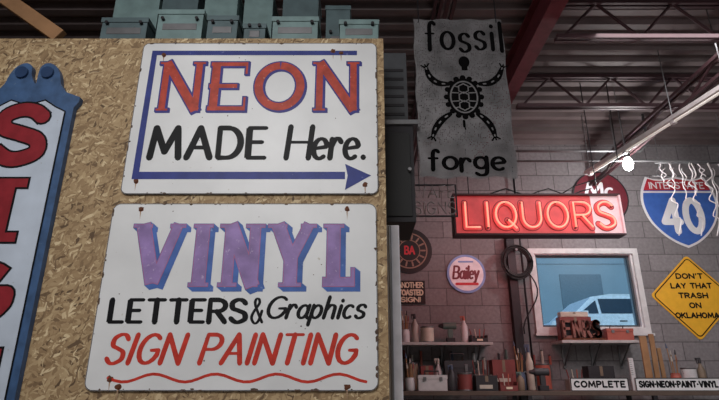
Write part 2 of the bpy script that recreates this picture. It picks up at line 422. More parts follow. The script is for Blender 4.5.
o.rib([(xl,c[2]),(d[0],c[2])],.036,Y-.0006,navy,ends=False)
o.flat([(xl-.018,c[2]-.018),(xl+.012,c[2]-.018),(xl+.014,a[2]+.013),(xl-.012,a[2]+.013)],Y-.0009,navy)
t=W(371,177,Y); h1=W(344,164,Y)[2]; h2=W(344,190,Y)[2]
o.flat([(d[0],h1),(t[0],c[2]),(d[0],h2),(d[0]+.012,c[2])],Y-.0012,navy)
def serifglyph(ch,box,w,sw):
    x0,z0,x1,z1=box; s=[]; e=sw/2
    def S(p,ww): s.append((p,ww))
    if ch=='N':
        S([(x0+w/2,z0),(x0+w/2,z1)],w*.8); S([(x1-w/2,z0),(x1-w/2,z1)],w*.8); S([(x0+w*.45,z1-.0),(x1-w*.45,z0)],w*1.05)
        S([(x0-w*.15,z0+e),(x0+w*1.2,z0+e)],sw); S([(x0-w*.3,z1-e),(x0+w*.8,z1-e)],sw); S([(x1-w*1.2,z1-e),(x1+w*.2,z1-e)],sw)
    if ch=='E':
        S([(x0+w*.65,z0),(x0+w*.65,z1)],w)
        for z in (z0+w*.3,(z0+z1)/2,z1-w*.3): S([(x0,z),(x1-(.25*(x1-x0) if z==(z0+z1)/2 else 0),z)],w*.58)
        S([(x1-sw/2,z0),(x1-sw/2,z0+(z1-z0)*.28)],sw); S([(x1-sw/2,z1),(x1-sw/2,z1-(z1-z0)*.26)],sw)
    if ch=='O':
        S(arc((x0+x1)/2,(z0+z1)/2,(x1-x0-w)/2,(z1-z0-w)/2,90,450,28),w)
    if ch=='V':
        m=(x0+x1)/2; S([(x0+w*.6,z1),(m,z0+w*.25)],w*1.05); S([(x1-w*.4,z1),(m+w*.05,z0+w*.25)],w*.75)
        S([(x0-w*.1,z1-e),(x0+w*1.3,z1-e)],sw); S([(x1-w*1,z1-e),(x1+w*.15,z1-e)],sw)
    if ch=='I':
        m=(x0+x1)/2; S([(m,z0),(m,z1)],w); S([(x0,z0+e),(x1,z0+e)],sw); S([(x0,z1-e),(x1,z1-e)],sw)
    if ch=='L':
        S([(x0+w*.75,z0),(x0+w*.75,z1)],w); S([(x0,z0+w*.35),(x1,z0+w*.35)],w*.7); S([(x1-sw/2,z0),(x1-sw/2,z0+(z1-z0)*.3)],sw); S([(x0,z1-e),(x0+w*1.5,z1-e)],sw)
    if ch=='Y':
        m=(x0+x1)/2; zm=z0+(z1-z0)*.42; S([(x0+w*.6,z1),(m,zm)],w); S([(x1-w*.4,z1),(m,zm)],w*.8); S([(m,zm+w*.3),(m,z0)],w)
        S([(x0-w*.1,z1-e),(x0+w*1.3,z1-e)],sw); S([(x1-w,z1-e),(x1+w*.15,z1-e)],sw); S([(m-w*.8,z0+e),(m+w*.8,z0+e)],sw)
    return s
def drawglyph(o,st,y,m,grow=0,dx=0,dz=0):
    for p,w in st: o.rib([(a+dx,b+dz) for a,b in p],w+2*grow,y,m,ends=False,ext=grow)
for ch,u0,u1 in (('N',160,202),('E',209,247),('O',254,305),('N',315,358)):
    bx=B(u0,62,u1,111,Y); st=serifglyph(ch,bx,.044,.014)
    for k in range(4): drawglyph(o,st,Y-.0006-k*.00003,purp,.005,.002*k,-.002*k)
    drawglyph(o,st,Y-.0013,orange,-.002)
brush(o,'MADE',B(148,125,269,161,Y),.032,Y-.0006,black,gap=.30,thin=.62)
brush(o,'Here.',B(284,124,371,161,Y),.026,Y-.0006,black,slant=.1,gap=.15,thin=.55)
bolts(o,[(164,55),(333,51),(341,53),(136,181),(365,185)],Y)
o.done()
o=M('vinyl_lettering_sign')
x0,z0,x1,z1=B(98.5,203.5,377.5,391,Y)
o.plate(rrect(x0,z0,x1,z1,.035),Y,YO-.001,white,steel)
E=rrect(x0+.002,z0+.002,x1-.002,z1-.002,.033); o.rib(E+[E[0]],.003,Y-.0003,ed)
chips(o,x0,z0,x1,z1,Y,56,9)
for ch,u0,u1 in (('V',131,181),('I',191,211),('N',222,261),('Y',268,314),('L',323,355)):
    bx=B(u0,224,u1,287,Y); st=serifglyph(ch,bx,.060,.018)
    for k in range(6): drawglyph(o,st,Y-.0006-k*.00002,blue,.002,.0042*k,-.0035*k)
    drawglyph(o,st,Y-.0012,pinko,.0)
    drawglyph(o,st,Y-.0017,lav,-.003)
brush(o,'LETTERS',B(108,297,249,325,Y),.024,Y-.0006,black,gap=.25,thin=.6)
brush(o,'&',B(250,297,264,325,Y),.012,Y-.0006,black)
brush(o,'Graphics',B(264,295,371,320,Y),.016,Y-.0006,black,slant=.3,gap=.16,thin=.55)
brush(o,'SIGN PAINTING',B(104,332,363,366,Y),.021,Y-.0006,red,slant=.25,gap=.27,thin=.55)
pts=[]
for i in range(41):
    u=108+(366-108)*i/40; v=378+4*math.sin(i/40*2*math.pi*4.2)
    q=W(u,v,Y); pts.append((q[0],q[2]))
o.rib(pts,.011,Y-.0006,red)
bolts(o,[(141,209),(347,209),(110,379),(347,387),(118,387)],Y)
o.done()
# ---------- left blade sign
YB1=YO-.03
o=M('sign_shop_blade_sign')
trim=mat('sign_trim_blue',(58,86,124),.45,var=.25,scale=20,worn=(120,136,150),wt=.64)
face=mat('sign_face_white',(186,196,210),.45,var=.12,scale=6,worn=(150,150,146),wt=.65)
lred=mat('letter_red',(134,38,46),.45,var=.15,scale=20,spec=.2)
def hx(u,v): q=W(u,v,YB1); return (q[0],q[2])
xr=hx(77,112)[0]; xc=hx(35.5,72)[0]
rt_=[hx(66,92),hx(61,84),hx(60,74),hx(56,66),hx(48,63),hx(41,67),hx(38,75),hx(35.5,84)]
lt_=[(2*xc-a,b) for a,b in rt_[::-1]][1:]
zsh=hx(0,98)[1]
outline=[(xr-.02,.6),(xr-.02,zsh-.05),(xr,zsh-.02),(xr,zsh+.005)]+cat(rt_+lt_,3)+[(2*xc-xr,zsh+.005),(2*xc-xr,zsh-.02),(2*xc-xr+.02,zsh-.05),(2*xc-xr+.02,.6)]
o.plate(outline,YB1,YO-.001,trim,trim)
zi=hx(0,106)[1]
ins=[(xr-.055,.65),(xr-.055,zi-.03)]+[(xc+ (xr-.06-xc)*a,zi+b) for a,b in ((.75,-.005),(.45,.03),(.2,.015),(0,-.01),(-.2,.015),(-.45,.03),(-.75,-.005))]+[(2*xc-xr+.055,zi-.03),(2*xc-xr+.055,.65)]
o.plate(ins,YB1-.003,YB1-.0001,face,face)
o.rib(ins+[ins[0]],.007,YB1-.0035,black)
for k in (1,-1):
    q=hx(48,73); xx=q[0] if k==1 else 2*xc-q[0]
    o.cyl((xx,YB1-.012,q[1]),(xx,YB1,q[1]),.03,mat('boss_blue',(36,60,96),.4),n=20)
def bigl(ch,box,w):
    x0,z0,x1,z1=box
    b=(x0+w/2,z0+w/2,x1-w/2,z1-w/2)
    for k,(g,m) in enumerate(((.009,black),(0,lred))):
        y=YB1-.0045-k*.0006
        for p in layout(ch,b,0): o.rib(p,w+2*g,y,m,ends=False,ext=g)
        if ch=='I':
            for z in (z0+w*.3,z1-w*.3): o.rib([(x0,z),(x1,z)],w*.6+2*g,y,m,ends=False,ext=g)
for ch,v0,v1,hw in (('S',104,166,.135),('I',179,242,.085),('G',262,324,.13),('N',340,405,.13)):
    bx=B(0,v0,10,v1,YB1); bigl(ch,(xc-hw,bx[1],xc+hw,bx[3]),.068)
o.done()
# ---------- transformers on top of the enclosure
def transformer(u0,v0,u1,Y,m,dy=.2,tilt=0):
    x0=W(u0,20,Y)[0]; x1=W(u1,20,Y)[0]; zt=W(0,v0,Y)[2]; zb=oz+.001
    o=M('neon_transformer')
    o.box(x0,Y,zb,x1,Y+dy,zt-.02,m)
    o.box(x0-.006,Y-.006,zt-.03,x1+.006,Y+dy+.006,zt,m)
    zc=(zb+zt)/2+.03
    if zt-zb>.12: o.box(x0+.03,Y-.003,zc-.02,x1-.03,Y,zc+.02,steel)
    for x in (x0+(x1-x0)*.25,x0+(x1-x0)*.75):
        o.lathe((x,Y+dy/2,zt),[(.02,0),(.026,.012),(.018,.02),(.024,.03),(.012,.045)],cream,12)
    o.cyl((x0+.03,Y-.02,zc+.045),(x0+.03,Y,zc+.045),.009,dark,n=10); o.cyl((x1-.03,Y-.02,zc+.045),(x1-.03,Y,zc+.045),.009,dark,n=10)
    return o.done(.012)
for a in ((112,-6,157,2.62,teal,.2),(158,10,203,2.33,teal,.2),(160,-12,196,2.62,teal2,.2),(208,16,238,2.33,teal2,.22),(203,-8,236,2.62,teal,.2),(243,-4,272,2.66,teal,.2),(245,24,266,2.33,teal2,.2),(273,17,318,2.33,teal,.22),(282,-6,318,2.66,teal2,.2),(103,18,148,2.33,teal2,.2),(326,6,350,2.62,teal2,.2),(340,20,378,2.33,teal,.2)):
    transformer(*a)
o=M('lumber_brace')
p1=Vector(W(-10,-12,2.42)); p2=Vector(W(60,37,2.42)); d=(p2-p1); R=Matrix.Rotation(-math.atan2(d.z,d.x),3,'Y'); c=(p1+p2)/2; L=d.length
o.box(c.x-L/2,c.y-.02,c.z-.04,c.x+L/2,c.y+.02,c.z+.04,wood,R); o.done(.003)
# ---------- beyond the enclosure edge
o=M('door_jamb'); o.box(ex+.002,2.45,0,ex+.075,2.6,W(0,225,2.45)[2],mat('jamb_white',(205,205,212),.5)); o.box(ex+.02,2.435,0,ex+.035,2.45,W(0,226,2.45)[2],steel); o.done(.004)
o=M('wall_cabinet')
z0=W(0,222,2.7)[2]; z1=W(0,48,2.7)[2]; xa=ex+.002; xb=W(413,130,2.7)[0]
zm=W(0,124,2.7)[2]
cabg=mat('cabinet_grey',(66,68,72),.5)
o.box(xa,2.7,z0,xb,3.1,zm-.01,dark); o.box(xa,2.68,zm-.01,xb+.03,3.12,zm+.02,steel); o.box(xa,2.75,zm+.02,xb-.02,3.05,z1,cabg)
o.box(xa+.02,2.69,z0+.03,xb-.02,2.70,zm-.06,blk); o.cyl((xb-.03,2.68,(z0+zm)/2),(xb-.03,2.66,(z0+zm)/2),.01,steel); 
for k in range(6): o.box(xa+.02,2.745,zm+.08+k*.06,xb-.04,2.75,zm+.10+k*.06,dark)
o.done(.004)
# ---------- Fossil forge panel
YF=2.75
o=M('fossil_forge_panel')
x0,z0,x1,z1=B(417,20,509,177,YF)
xm=(x0+x1)/2
out=[]; N_=14
for i in range(N_+1): out.append((x0+(x1-x0)*i/N_, z0+.009*math.sin(i*1.3)))
for i in range(1,16): out.append((x1+.005*math.sin(i*1.1), z0+(z1-z0)*i/16))
for i in range(N_+1): out.append((x1-(x1-x0)*i/N_, z1+.005*math.sin(i*1.5)))
for i in range(1,16): out.append((x0+.005*math.sin(i*1.4), z1-(z1-z0)*i/16))
o.plate(out,YF,YF+.003,perf,perf)
grey=mat('steel_plate_face',(120,118,120),.55,.3,var=.3,scale=30)
o.rib(out+[out[0]],.006,YF-.0003,grey)
cut=mat('cutout_black',(12,11,12),.9,spec=.05)
yy=YF-.0006
bf=B(423,20,504,52,YF)
brush(o,'fossil',bf,.026,yy,cut,gap=.24,bounce=.05,thin=.5)
brush(o,'forge',B(426,148,507,172,YF),.026,yy,cut,gap=.16,bounce=.06,thin=.55)
def q(u,v): a=W(u,v,YF); return (a[0],a[2])
c=q(464,97)
for k in range(16):
    a=k*math.pi/8; o.disc(c[0]+.104*math.cos(a),c[1]+.134*math.sin(a),.018,yy,cut,10)
o.disc(c[0],c[1],.100,yy-.0003,cut,30,.130)
o.ring(c[0],c[1],.076,.085,yy-.0008,grey,30,1.32)
for zz in (-.058,0,.058):
    hxg=[(c[0]+.033*math.cos(k*math.pi/3+math.pi/6),c[1]+zz+.033*math.sin(k*math.pi/3+math.pi/6)) for k in range(7)]
    o.rib(hxg,.007,yy-.0008,grey)
for k in(-1,1):
    for zz in(-.075,-.03,.03,.075):
        w_=.08*math.sqrt(max(0,1-(zz/.108)**2)); o.rib([(c[0]+k*.03,c[1]+zz*.9),(c[0]+k*w_,c[1]+zz)],.007,yy-.0008,grey)
h=q(464,62); o.disc(h[0],h[1],.034,yy,cut,16,.042); o.rib([h,(h[0],h[1]-.06)],.036,yy,cut,ends=False)
def flip(pts,ws):
    P=cat([q(*a) for a in pts],5)
    for i in range(len(P)-1):
        t=i/(len(P)-1); o.rib([P[i],P[i+1]],ws[0]+(ws[1]-ws[0])*t+.020*math.sin(math.pi*t),yy,cut)
        if i%4==2: o.rib([P[i],P[i+1]],.009,yy-.0006,grey)
    e=Vector(P[-1]); d=(e-Vector(P[-5])).normalized(); n_=Vector((-d.y,d.x))
    for k in(-1.3,0,1.3): o.rib([e,e+d*.024+n_*k*.018],.010,yy,cut)
flip([(448,84),(438,83),(430,77),(426,68)],(.028,.018)); flip([(480,84),(490,83),(498,77),(502,68)],(.028,.018))
flip([(450,114),(442,120),(436,128),(433,136)],(.028,.018)); flip([(478,114),(486,120),(492,128),(495,136)],(.028,.018))
t_=q(464,121); o.rib([t_,(t_[0],t_[1]-.035)],.016,yy,cut); o.rib([(t_[0],t_[1]-.03),(t_[0]+.006,t_[1]-.055)],.008,yy,cut)
for x in (x0+.03,x1-.03):
    for k in range(10):
        zz=z1+.0+(CH-z1)*k/10; o.cyl((x,YF+.0015,zz-.02),(x,YF+.0015,zz+(CH-z1)/10-.005),.004,dark,n=6)
    o.cyl((x,YF+.006,z1-.02),(x,YF+.006,CH),.002,steel,n=6)
o.done()
# ---------- LIQUORS neon
YN=4.5
o=M('liquors_neon_sign')
x0,z0,x1,z1=B(455,196,620,234,YN)
pan=mat('neon_panel_red',(228,96,98),.5,var=.2,scale=6,emit=(230,56,62),es=.18)  # weak emission imitates the tubes' light falling on the panel
pan2=mat('neon_panel_white',(236,214,218),.5,emit=(255,184,190),es=.22)  # pinkish tube light put into the white end as emission
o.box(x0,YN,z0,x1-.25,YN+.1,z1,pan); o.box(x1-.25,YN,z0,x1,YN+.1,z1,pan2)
can=mat('neon_can_dark',(60,26,30),.5)
o.box(x0-.015,YN-.03,z0-.015,x1+.015,YN+.11,z0,can); o.box(x0-.015,YN-.03,z1,x1+.015,YN+.11,z1+.015,can)
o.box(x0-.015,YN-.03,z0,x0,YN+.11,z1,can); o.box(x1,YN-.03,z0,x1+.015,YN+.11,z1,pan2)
glow=mat('neon_tube_lit',(255,160,140),.3,emit=(255,140,116),es=1.35)
bb=B(465,203,613,228,YN)
edg=mat('letter_outline_maroon',(150,40,48),.5)
LQ=layout('LIQUORS',bb,0,.3)
for p in LQ: o.rib(p,.060,YN-.0006,edg)
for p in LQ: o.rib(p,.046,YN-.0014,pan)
for p in LQ: o.tube([(a,YN-.03,b) for a,b in p],.0085,glow,8)
for p in LQ: o.cyl((p[0][0],YN-.03,p[0][1]),(p[0][0],YN,p[0][1]),.008,blk,n=8)
for x in (x0+.15,x1-.15): o.cyl((x,YN+.05,z1),(x,YN+.05,CH),.005,dark,n=6)
o.tube([(x0+.3+.1*i,YN+.06,z1+.025+.07*math.sin(i*.8)**2) for i in range(11)],.006,blk)
o.tube([(x1-.5,YN+.06,z1+.03),(x1-.35,YN+.06,z1+.12),(x1-.1,YN+.06,z1+.2),(x1+.1,YN+.06,z1+.4),(x1+.12,YN+.06,CH)],.005,blk)
o.done()
# ---------- window
o=M('window_1')
fw=mat('window_frame_white',(200,199,200),.5)
def frame(o,x0,z0,x1,z1,t,y0,y1,m):
    o.box(x0,y0,z0,x1,y1,z0+t,m); o.box(x0,y0,z1-t,x1,y1,z1,m); o.box(x0,y0,z0+t,x0+t,y1,z1-t,m); o.box(x1-t,y0,z0+t,x1,y1,z1-t,m)
frame(o,wx0-.06,wz0-.05,wx1+.06,wz1+.05,.062,YB-.025,YB-.001,fw)
frame(o,wx0+.002,wz0+.002,wx1-.002,wz1-.002,.022,YB,YB+.15,fw)
frame(o,wx0+.024,wz0+.024,wx1-.024,wz1-.024,.022,YB+.04,YB+.07,mat('sash_dark',(60,66,72),.5))
o.box(wx0-.08,YB-.05,wz0-.075,wx1+.08,YB-.001,wz0-.05,fw)
o.box(wx0+.046,YB+.05,wz0+.046,wx1-.046,YB+.055,wz1-.046,glassm())
o.done()
# outside
PG=2.1
o=M('parking_lot'); o.box(-6,YB+.25,0,30,40,PG,mat('asphalt',(130,136,140),.9)); o.done()
o=M('car')
cw=mat('car_paint_white',(232,236,238),.3); cg=mat('car_glass',(46,66,80),.3,spec=.1); tyre=mat('tyre',(25,25,26),.8)
g0=PG; y0=14.6; xo=W(546,310,y0)[0]; Lc=4.6; yw2=1.85
prof=[(0,.35),(0,.85),(.15,1.02),(.7,1.18),(1.35,1.72),(1.9,1.8),(4.0,1.78),(4.45,1.2),(4.55,.95),(4.6,.35)]
tp=lambda b:.16 if b>1.3 else 0
vs=[(xo+a,y0+tp(b),g0+b) for a,b in prof]+[(xo+a,y0+yw2-tp(b),g0+b) for a,b in prof]; n=len(prof)
o.add(vs,[(i,(i+1)%n,n+(i+1)%n,n+i) for i in range(n)],cw)
for yo in (0,1):
    yA=y0 if not yo else y0+yw2
    s=1 if not yo else -1
    low=[(a,b) for a,b in prof if b<1.3]; 
    o.add([(xo+a,yA,g0+b) for a,b in low],[tuple(range(len(low)))],cw)
    up=[(.7,1.18,0),(1.35,1.72,.16),(1.9,1.8,.16),(4.0,1.78,.16),(4.45,1.2,0)]
    o.add([(xo+a,yA+s*k,g0+b) for a,b,k in up],[tuple(range(5))],cw)
    def sw(x,b): return (xo+x,yA+s*((b-1.18)/.54*.16-.015),g0+b)
    for a in ([(.92,1.24),(1.45,1.24),(1.45,1.62)],[(1.53,1.24),(2.45,1.24),(2.45,1.66),(1.53,1.66)],[(2.56,1.24),(3.45,1.24),(3.45,1.66),(2.56,1.66)],[(3.55,1.24),(4.15,1.24),(3.94,1.64),(3.55,1.66)]):
        o.add([sw(*p) for p in a],[tuple(range(len(a)))],cg)
    for xx in (.95,3.75):
        o.cyl((xo+xx,yA-s*.01,g0+.34),(xo+xx,yA+s*.2,g0+.34),.34,tyre,n=24); o.cyl((xo+xx,yA-s*.02,g0+.34),(xo+xx,yA,g0+.34),.2,steel,n=20)
    o.box(xo+2.0,min(yA-s*.012,yA),g0+1.02,xo+2.2,max(yA-s*.012,yA),g0+1.05,dark); o.box(xo+2.9,min(yA-s*.012,yA),g0+1.02,xo+3.1,max(yA-s*.012,yA),g0+1.05,dark)
o.box(xo+.95,y0-.15,g0+1.15,xo+1.1,y0,g0+1.3,cw)
o.done()
o=M('warehouse_facade'); o.box(-4,30,PG,36,30.3,16,mat('far_wall_blue',(140,160,172),.8,scale=1,var=.06)); 
for k in range(8): o.box(-1+k*4.2,29.95,PG,1.4+k*4.2,30,7.4,mat('far_door',(100,122,136),.8))
for k in range(14): o.box(-4,29.97,8+k*.5,36,30,8.06+k*.5,mat('far_seam',(122,142,156),.8))
o.done()
# ---------- wall signs
def wdisc(name,u,v,r,cols,extra=None,th=.02):
    x,_,z=W(u,v,YB); o=M(name)
    o.cyl((x,YB-th,z),(x,YB-.001,z),r,cols[0],n=40,smooth=False)
    for i,(f,m) in enumerate(cols[1:]): o.disc(x,z,r*f,YB-th-.001*(i+1),m,40)
    if extra: extra(o,x,z,YB-th-.004)
    return o.done()
bb_=mat('badge_blue',(120,150,200),.5); bw=mat('badge_white',(222,222,228),.5); maroon=mat('maroon',(104,34,46),.5); br=mat('badge_red',(190,50,60),.5)
def e1_(o,x,z,y):
    brush(o,'Bailey',(x-.17,z-.07,x+.17,z+.10),.028,y,maroon,slant=.15,gap=.13)
    o.rib([(x-.12,z-.12),(x+.12,z-.12)],.03,y,br); o.rib([(x-.08,z+.14),(x+.08,z+.14)],.02,y,bb_)
wdisc('bailey_badge_sign',466,274,.225,[bb_,(.88,bw)],e1_)
tan_=mat('badge_tan',(140,112,98),.5)
def e2_(o,x,z,y):
    o.ring(x,z,.2,.215,y,tan_); o.ring(x,z,.12,.13,y,tan_)
    for k in range(14):
        a=k*2*math.pi/14; o.rib([(x+.14*math.cos(a),z+.14*math.sin(a)),(x+.185*math.cos(a),z+.185*math.sin(a))],.02,y,tan_)
    text(o,'BA',(x-.06,z-.05,x+.07,z+.06),.02,y,br)
wdisc('round_trade_sign',409,251,.27,[dark,(.95,blk)],e2_)
def e3_(o,x,z,y):
    brush(o,'Mc',(x-.2,z+.0,x+.2,z+.2),.04,y,bw,slant=.2)
wdisc('maroon_round_sign',600,198,.34,[dark,(.95,maroon)],e3_)
o=M('another_toasted_sign')
x0,z0,x1,z1=B(396,281,425,304,YB); o.plate([(x0,z0),(x1,z0),(x1,z1),(x0,z1)],YB-.02,YB-.001,blk)
hh=(z1-z0)
text(o,'ANOTHER',(x0+.02,z1-hh*.32,x1-.02,z1-hh*.06),.012,YB-.021,cream)
text(o,'TOASTED',(x0+.02,z1-hh*.65,x1-.02,z1-hh*.38),.016,YB-.021,cream)
text(o,'SIGN!',(x0+.05,z0+hh*.06,x1-.05,z0+hh*.3),.014,YB-.021,cream)
o.done()
o=M('interstate_shield_sign')
cx_,_,_=W(681,212,YB); zt=W(0,177,YB)[2]; zb=W(0,248,YB)[2]; hw=(W(719,212,YB)[0]-W(643,212,YB)[0])/2; hh=zt-zb
half=[(0,0),(.3,.07),(.62,.2),(.88,.38),(1.0,.6),(.97,.78),(.86,.92),(.78,1.0)]
hp=cat(half,4)+[(.6,.97),(.4,.96),(.2,.98),(0,1.0)]
shp=hp+[(-a,b) for a,b in hp[::-1]][1:-1]
def shld(s): 
    return [(cx_+a*hw*s,zb+hh*(.52+(b-.52)*s)) for a,b in shp]
ib=mat('interstate_blue',(60,98,172),.35); 
o.plate(shld(1),YB-.008,YB-.001,swhite); 
o.flat(shld(.94),YB-.010,ib)
rr=[(a,b) for a,b in shld(.94) if b>=zb+hh*.785]
o.flat(sorted(rr,key=lambda p:math.atan2(p[1]-(zb+hh*.7),p[0]-cx_)),YB-.012,mat('interstate_red',(176,44,56),.35))
o.rib([(cx_-hw*.93,zb+hh*.775),(cx_+hw*.93,zb+hh*.775)],.022,YB-.014,swhite)
text(o,'INTERSTATE',(cx_-hw*.74,zb+hh*.82,cx_+hw*.74,zb+hh*.92),.014,YB-.015,swhite,gap=.25)
text(o,'40',(cx_-hw*.58,zb+hh*.18,cx_+hw*.58,zb+hh*.7),.08,YB-.014,swhite,gap=.3)
o.done()
o=M('yellow_diamond_sign')
yl=mat('sign_yellow',(228,172,46),.4,var=.06)
x,_,z=W(693,297,YB); s_=.345
Rm=Matrix.Rotation(math.radians(43),2)
def dm(s): return [(x+(Rm@Vector(p)).x,z+(Rm@Vector(p)).y) for p in rrect(-s,-s,s,s,.04)]
o.plate(dm(s_),YB-.008,YB-.001,yl); P=dm(s_-.025); o.rib(P+[P[0]],.012,YB-.010,black)
for i,(t,wd) in enumerate((("DON'T",.16),("LAY THAT",.24),("TRASH",.17),("ON",.07),("OKLAHOMA",.25))):
    zc=z+.24-i*.112
    text(o,t,(x-wd,zc-.034,x+wd,zc+.034),.016,YB-.010,black,gap=.3)
o.done()
o=M('unlit_neon_script')
gt=mat('neon_glass_unlit',(120,112,112),.3)
bx=B(414,186,455,214,4.2)
for p in layout('WAFE',(bx[0],(bx[1]+bx[3])/2+.02,bx[2],bx[3]),0,.25)+layout('SIGNS',(bx[0],bx[1],bx[2],(bx[1]+bx[3])/2-.02),0,.25): o.tube([(a,4.2,b) for a,b in p],.006,gt,6)
frame(o,bx[0]-.02,bx[1]-.02,bx[2]+.02,bx[3]+.02,.012,4.21,4.225,dark)
for xx in(bx[0]+.05,bx[2]-.05): o.cyl((xx,4.215,bx[3]),(xx,4.215,CH),.003,dark,n=6)
o.done()
o=M('neon_tube_rack')
YR=5.4
a=W(655,163,YR); b=W(735,163,YR)
o.tube([(a[0],YR,a[2]),(b[0],YR,a[2])],.012,steel); o.tube([(a[0],YR+.1,a[2]-.12),(b[0],YR+.1,a[2]-.12)],.01,steel)
for xx in (a[0]+.05,b[0]-.05): o.cyl((xx,YR,a[2]),(xx,YR,CH),.004,steel,n=6); o.tube([(xx,YR,a[2]),(xx,YR+.1,a[2]-.12)],.008,steel)
rt=mat('neon_glass_white',(225,218,220),.3)
for i in range(7):
    xx=a[0]+.05+i*.11; ln=.2+.45*random.random()*(.5+i/9)
    o.tube([(xx+.012*math.sin(t*1.3+i),YR-.01*(i%2),a[2]-ln*t/12) for t in range(13)],.006,rt,6)
    o.tube([(xx+.03+.02*math.cos(t*1.1+i),YR,a[2]-.06-ln*.5*t/8) for t in range(9)],.005,rt,6)
for sx in (668,690,706):
    P=cat([W(sx+dx,vv,YR)[::2] for dx,vv in ((0,164),(5,176),(-2,184),(6,190),(2,200),(9,205),(6,216),(12,220),(10,236))])
    o.tube([(p_[0],YR-.02,p_[1]) for p_ in P],.006,rt,6)
o.done()
o=M('wall_conduit')
x,_,_=W(516,300,5.9); o.box(x-.045,5.9,0,x+.045,5.998,W(0,236,5.9)[2],dark); 
xx=W(527,300,5.9)[0]; o.tube([(xx,5.93,CH),(xx,5.93,1.52)],.012,dark); o.done()
o=M('cable_coil')
c=W(517,262,5.86)
for k in range(5):
    r=.13+.012*k; o.tube([(c[0]+r*math.cos(t*.2618),5.87-.012*(k%3),c[2]+r*1.1*math.sin(t*.2618)) for t in range(25)],.009,blk,6)
o.cyl((c[0],5.9,c[2]+.14),(c[0],5.83,c[2]+.14),.012,steel)
o.tube([(c[0]+.1+.1*math.sin(t*.5),5.86,c[2]-.1-t*.07) for t in range(11)],.008,blk,6)
o.done()
# ---------- shelves
def shelf(u0,u1,v,Yf=5.66):
    x0=W(u0,v,Yf)[0]; x1=W(u1,v,Yf)[0]; z=W(0,v,Yf)[2]
    o=M('wall_shelf'); o.box(x0,Yf,z-.03,x1,YB-.001,z,mat('shelf_grey',(170,166,166),.5))
    for x in (x0+.12,(x0+x1)/2,x1-.12):
        o.box(x-.012,YB-.02,z-.28,x+.012,YB-.001,z-.03,steel)
        o.cyl((x,YB-.01,z-.25),(x,Yf+.08,z-.035),.01,steel,n=8)
    o.done(.003); return x0,x1,z
sx0,sx1,sz=shelf(399,493,342)
tx0,tx1,tz=shelf(562,644,340)
cols=[(124,60,58),(160,154,148),(70,82,104),(186,178,166),(56,56,60),(120,104,88),(160,84,72),(84,104,98),(196,194,196),(44,42,46)]
cm=[mat('clutter_%d'%i,c,.5) for i,c in enumerate(cols)]
def can(x,y,z,r,h,m,m2=None,name='paint_can'):
    o=M(name); o.lathe((x,y,z+.001),[(r,0),(r*1.03,.004),(r,.008),(r,h-.01),(r*1.04,h-.006),(r*1.04,h),(r*.85,h),(r*.85,h-.008),(0.001,h-.008)],steel)
    o.lathe((x,y,z+.001),[(r*1.005,.012),(r*1.005,h-.016)],m)
    o.tube([(x+r*1.05*math.cos(t*math.pi/8),y-r*.3,z+h*.85-r*.9*math.sin(t*math.pi/8)) for t in range(9)],.0025,steel,6); return o.done()
def bottle(x,y,z,r,h,m,m2,name='spray_bottle'):
    o=M(name); o.lathe((x,y,z+.001),[(r*.9,0),(r,.01),(r,h*.6),(r*.45,h*.75),(r*.35,h*.82)],m)
    o.lathe((x,y,z+.001),[(r*.42,h*.82),(r*.42,h*.93),(r*.3,h)],m2)
    o.box(x-r*1.0,y-.01,z+h*.93,x+r*.3,y+.01,z+h,m2); o.tube([(x-r*.8,y,z+h*.93),(x-r*.7,y,z+h*.8)],.005,m2,6); return o.done()
def cbox(x,y,z,w,d,h,m,name='cardboard_box'):
    o=M(name); o.box(x-w/2,y-d/2,z+.001,x+w/2,y+d/2,z+h,m)
    o.box(x-w/2,y-d/2,z+h,x+w/2,y-.003,z+h+.004,m); o.box(x-w/2,y+.003,z+h,x+w/2,y+d/2,z+h+.004,m)
    o.box(x-.015,y-d/2-.001,z+h*.6,x+.015,y-d/2,z+h,cm[5]); o.box(x-w*.35,y-d/2-.002,z+h*.15,x+w*.25,y-d/2,z+h*.4,cm[3]); return o.done(.002)
def jar(x,y,z,r,h,m,name='brush_jar'):
    o=M(name); o.lathe((x,y,z+.001),[(r*.9,0),(r,.01),(r,h*.85),(r*.85,h*.92),(r*.9,h)],m)
    for k in range(5):
        a=k*1.3; dx,dy=.3*r*math.cos(a),.3*r*math.sin(a); hh=h*(1.7+.4*(k%3))
        o.cyl((x+dx,y+dy,z+h*.3),(x+dx*2.4,y+dy*2.4,z+hh),.005,wood,n=6); o.cyl((x+dx*2.4,y+dy*2.4,z+hh),(x+dx*2.7,y+dy*2.7,z+hh+.05),.011,cm[k],r1=.004,n=6)
    return o.done()
def tray(x,y,z,w,d,h,m,name='parts_bin'):
    o=M(name); t=.006
    o.box(x-w/2,y-d/2,z+.001,x+w/2,y+d/2,z+.008,m); o.box(x-w/2,y-d/2,z+.008,x-w/2+t,y+d/2,z+h,m); o.box(x+w/2-t,y-d/2,z+.008,x+w/2,y+d/2,z+h,m)
    o.box(x-w/2+t,y+d/2-t,z+.008,x+w/2-t,y+d/2,z+h,m); o.box(x-w/2+t,y-d/2,z+.008,x+w/2-t,y-d/2+t,z+h*.6,m); o.box(x-.03,y-d/2-.004,z+h*.2,x+.03,y-d/2,z+h*.45,cream)
    for k in range(4):
        xx=x-w*.3+k*w*.2; o.cyl((xx,y,z+.01),(xx+.02*(k-1.5),y+.02,z+h*1.9),.006,cm[(k*3)%9],n=6)
    return o.done()
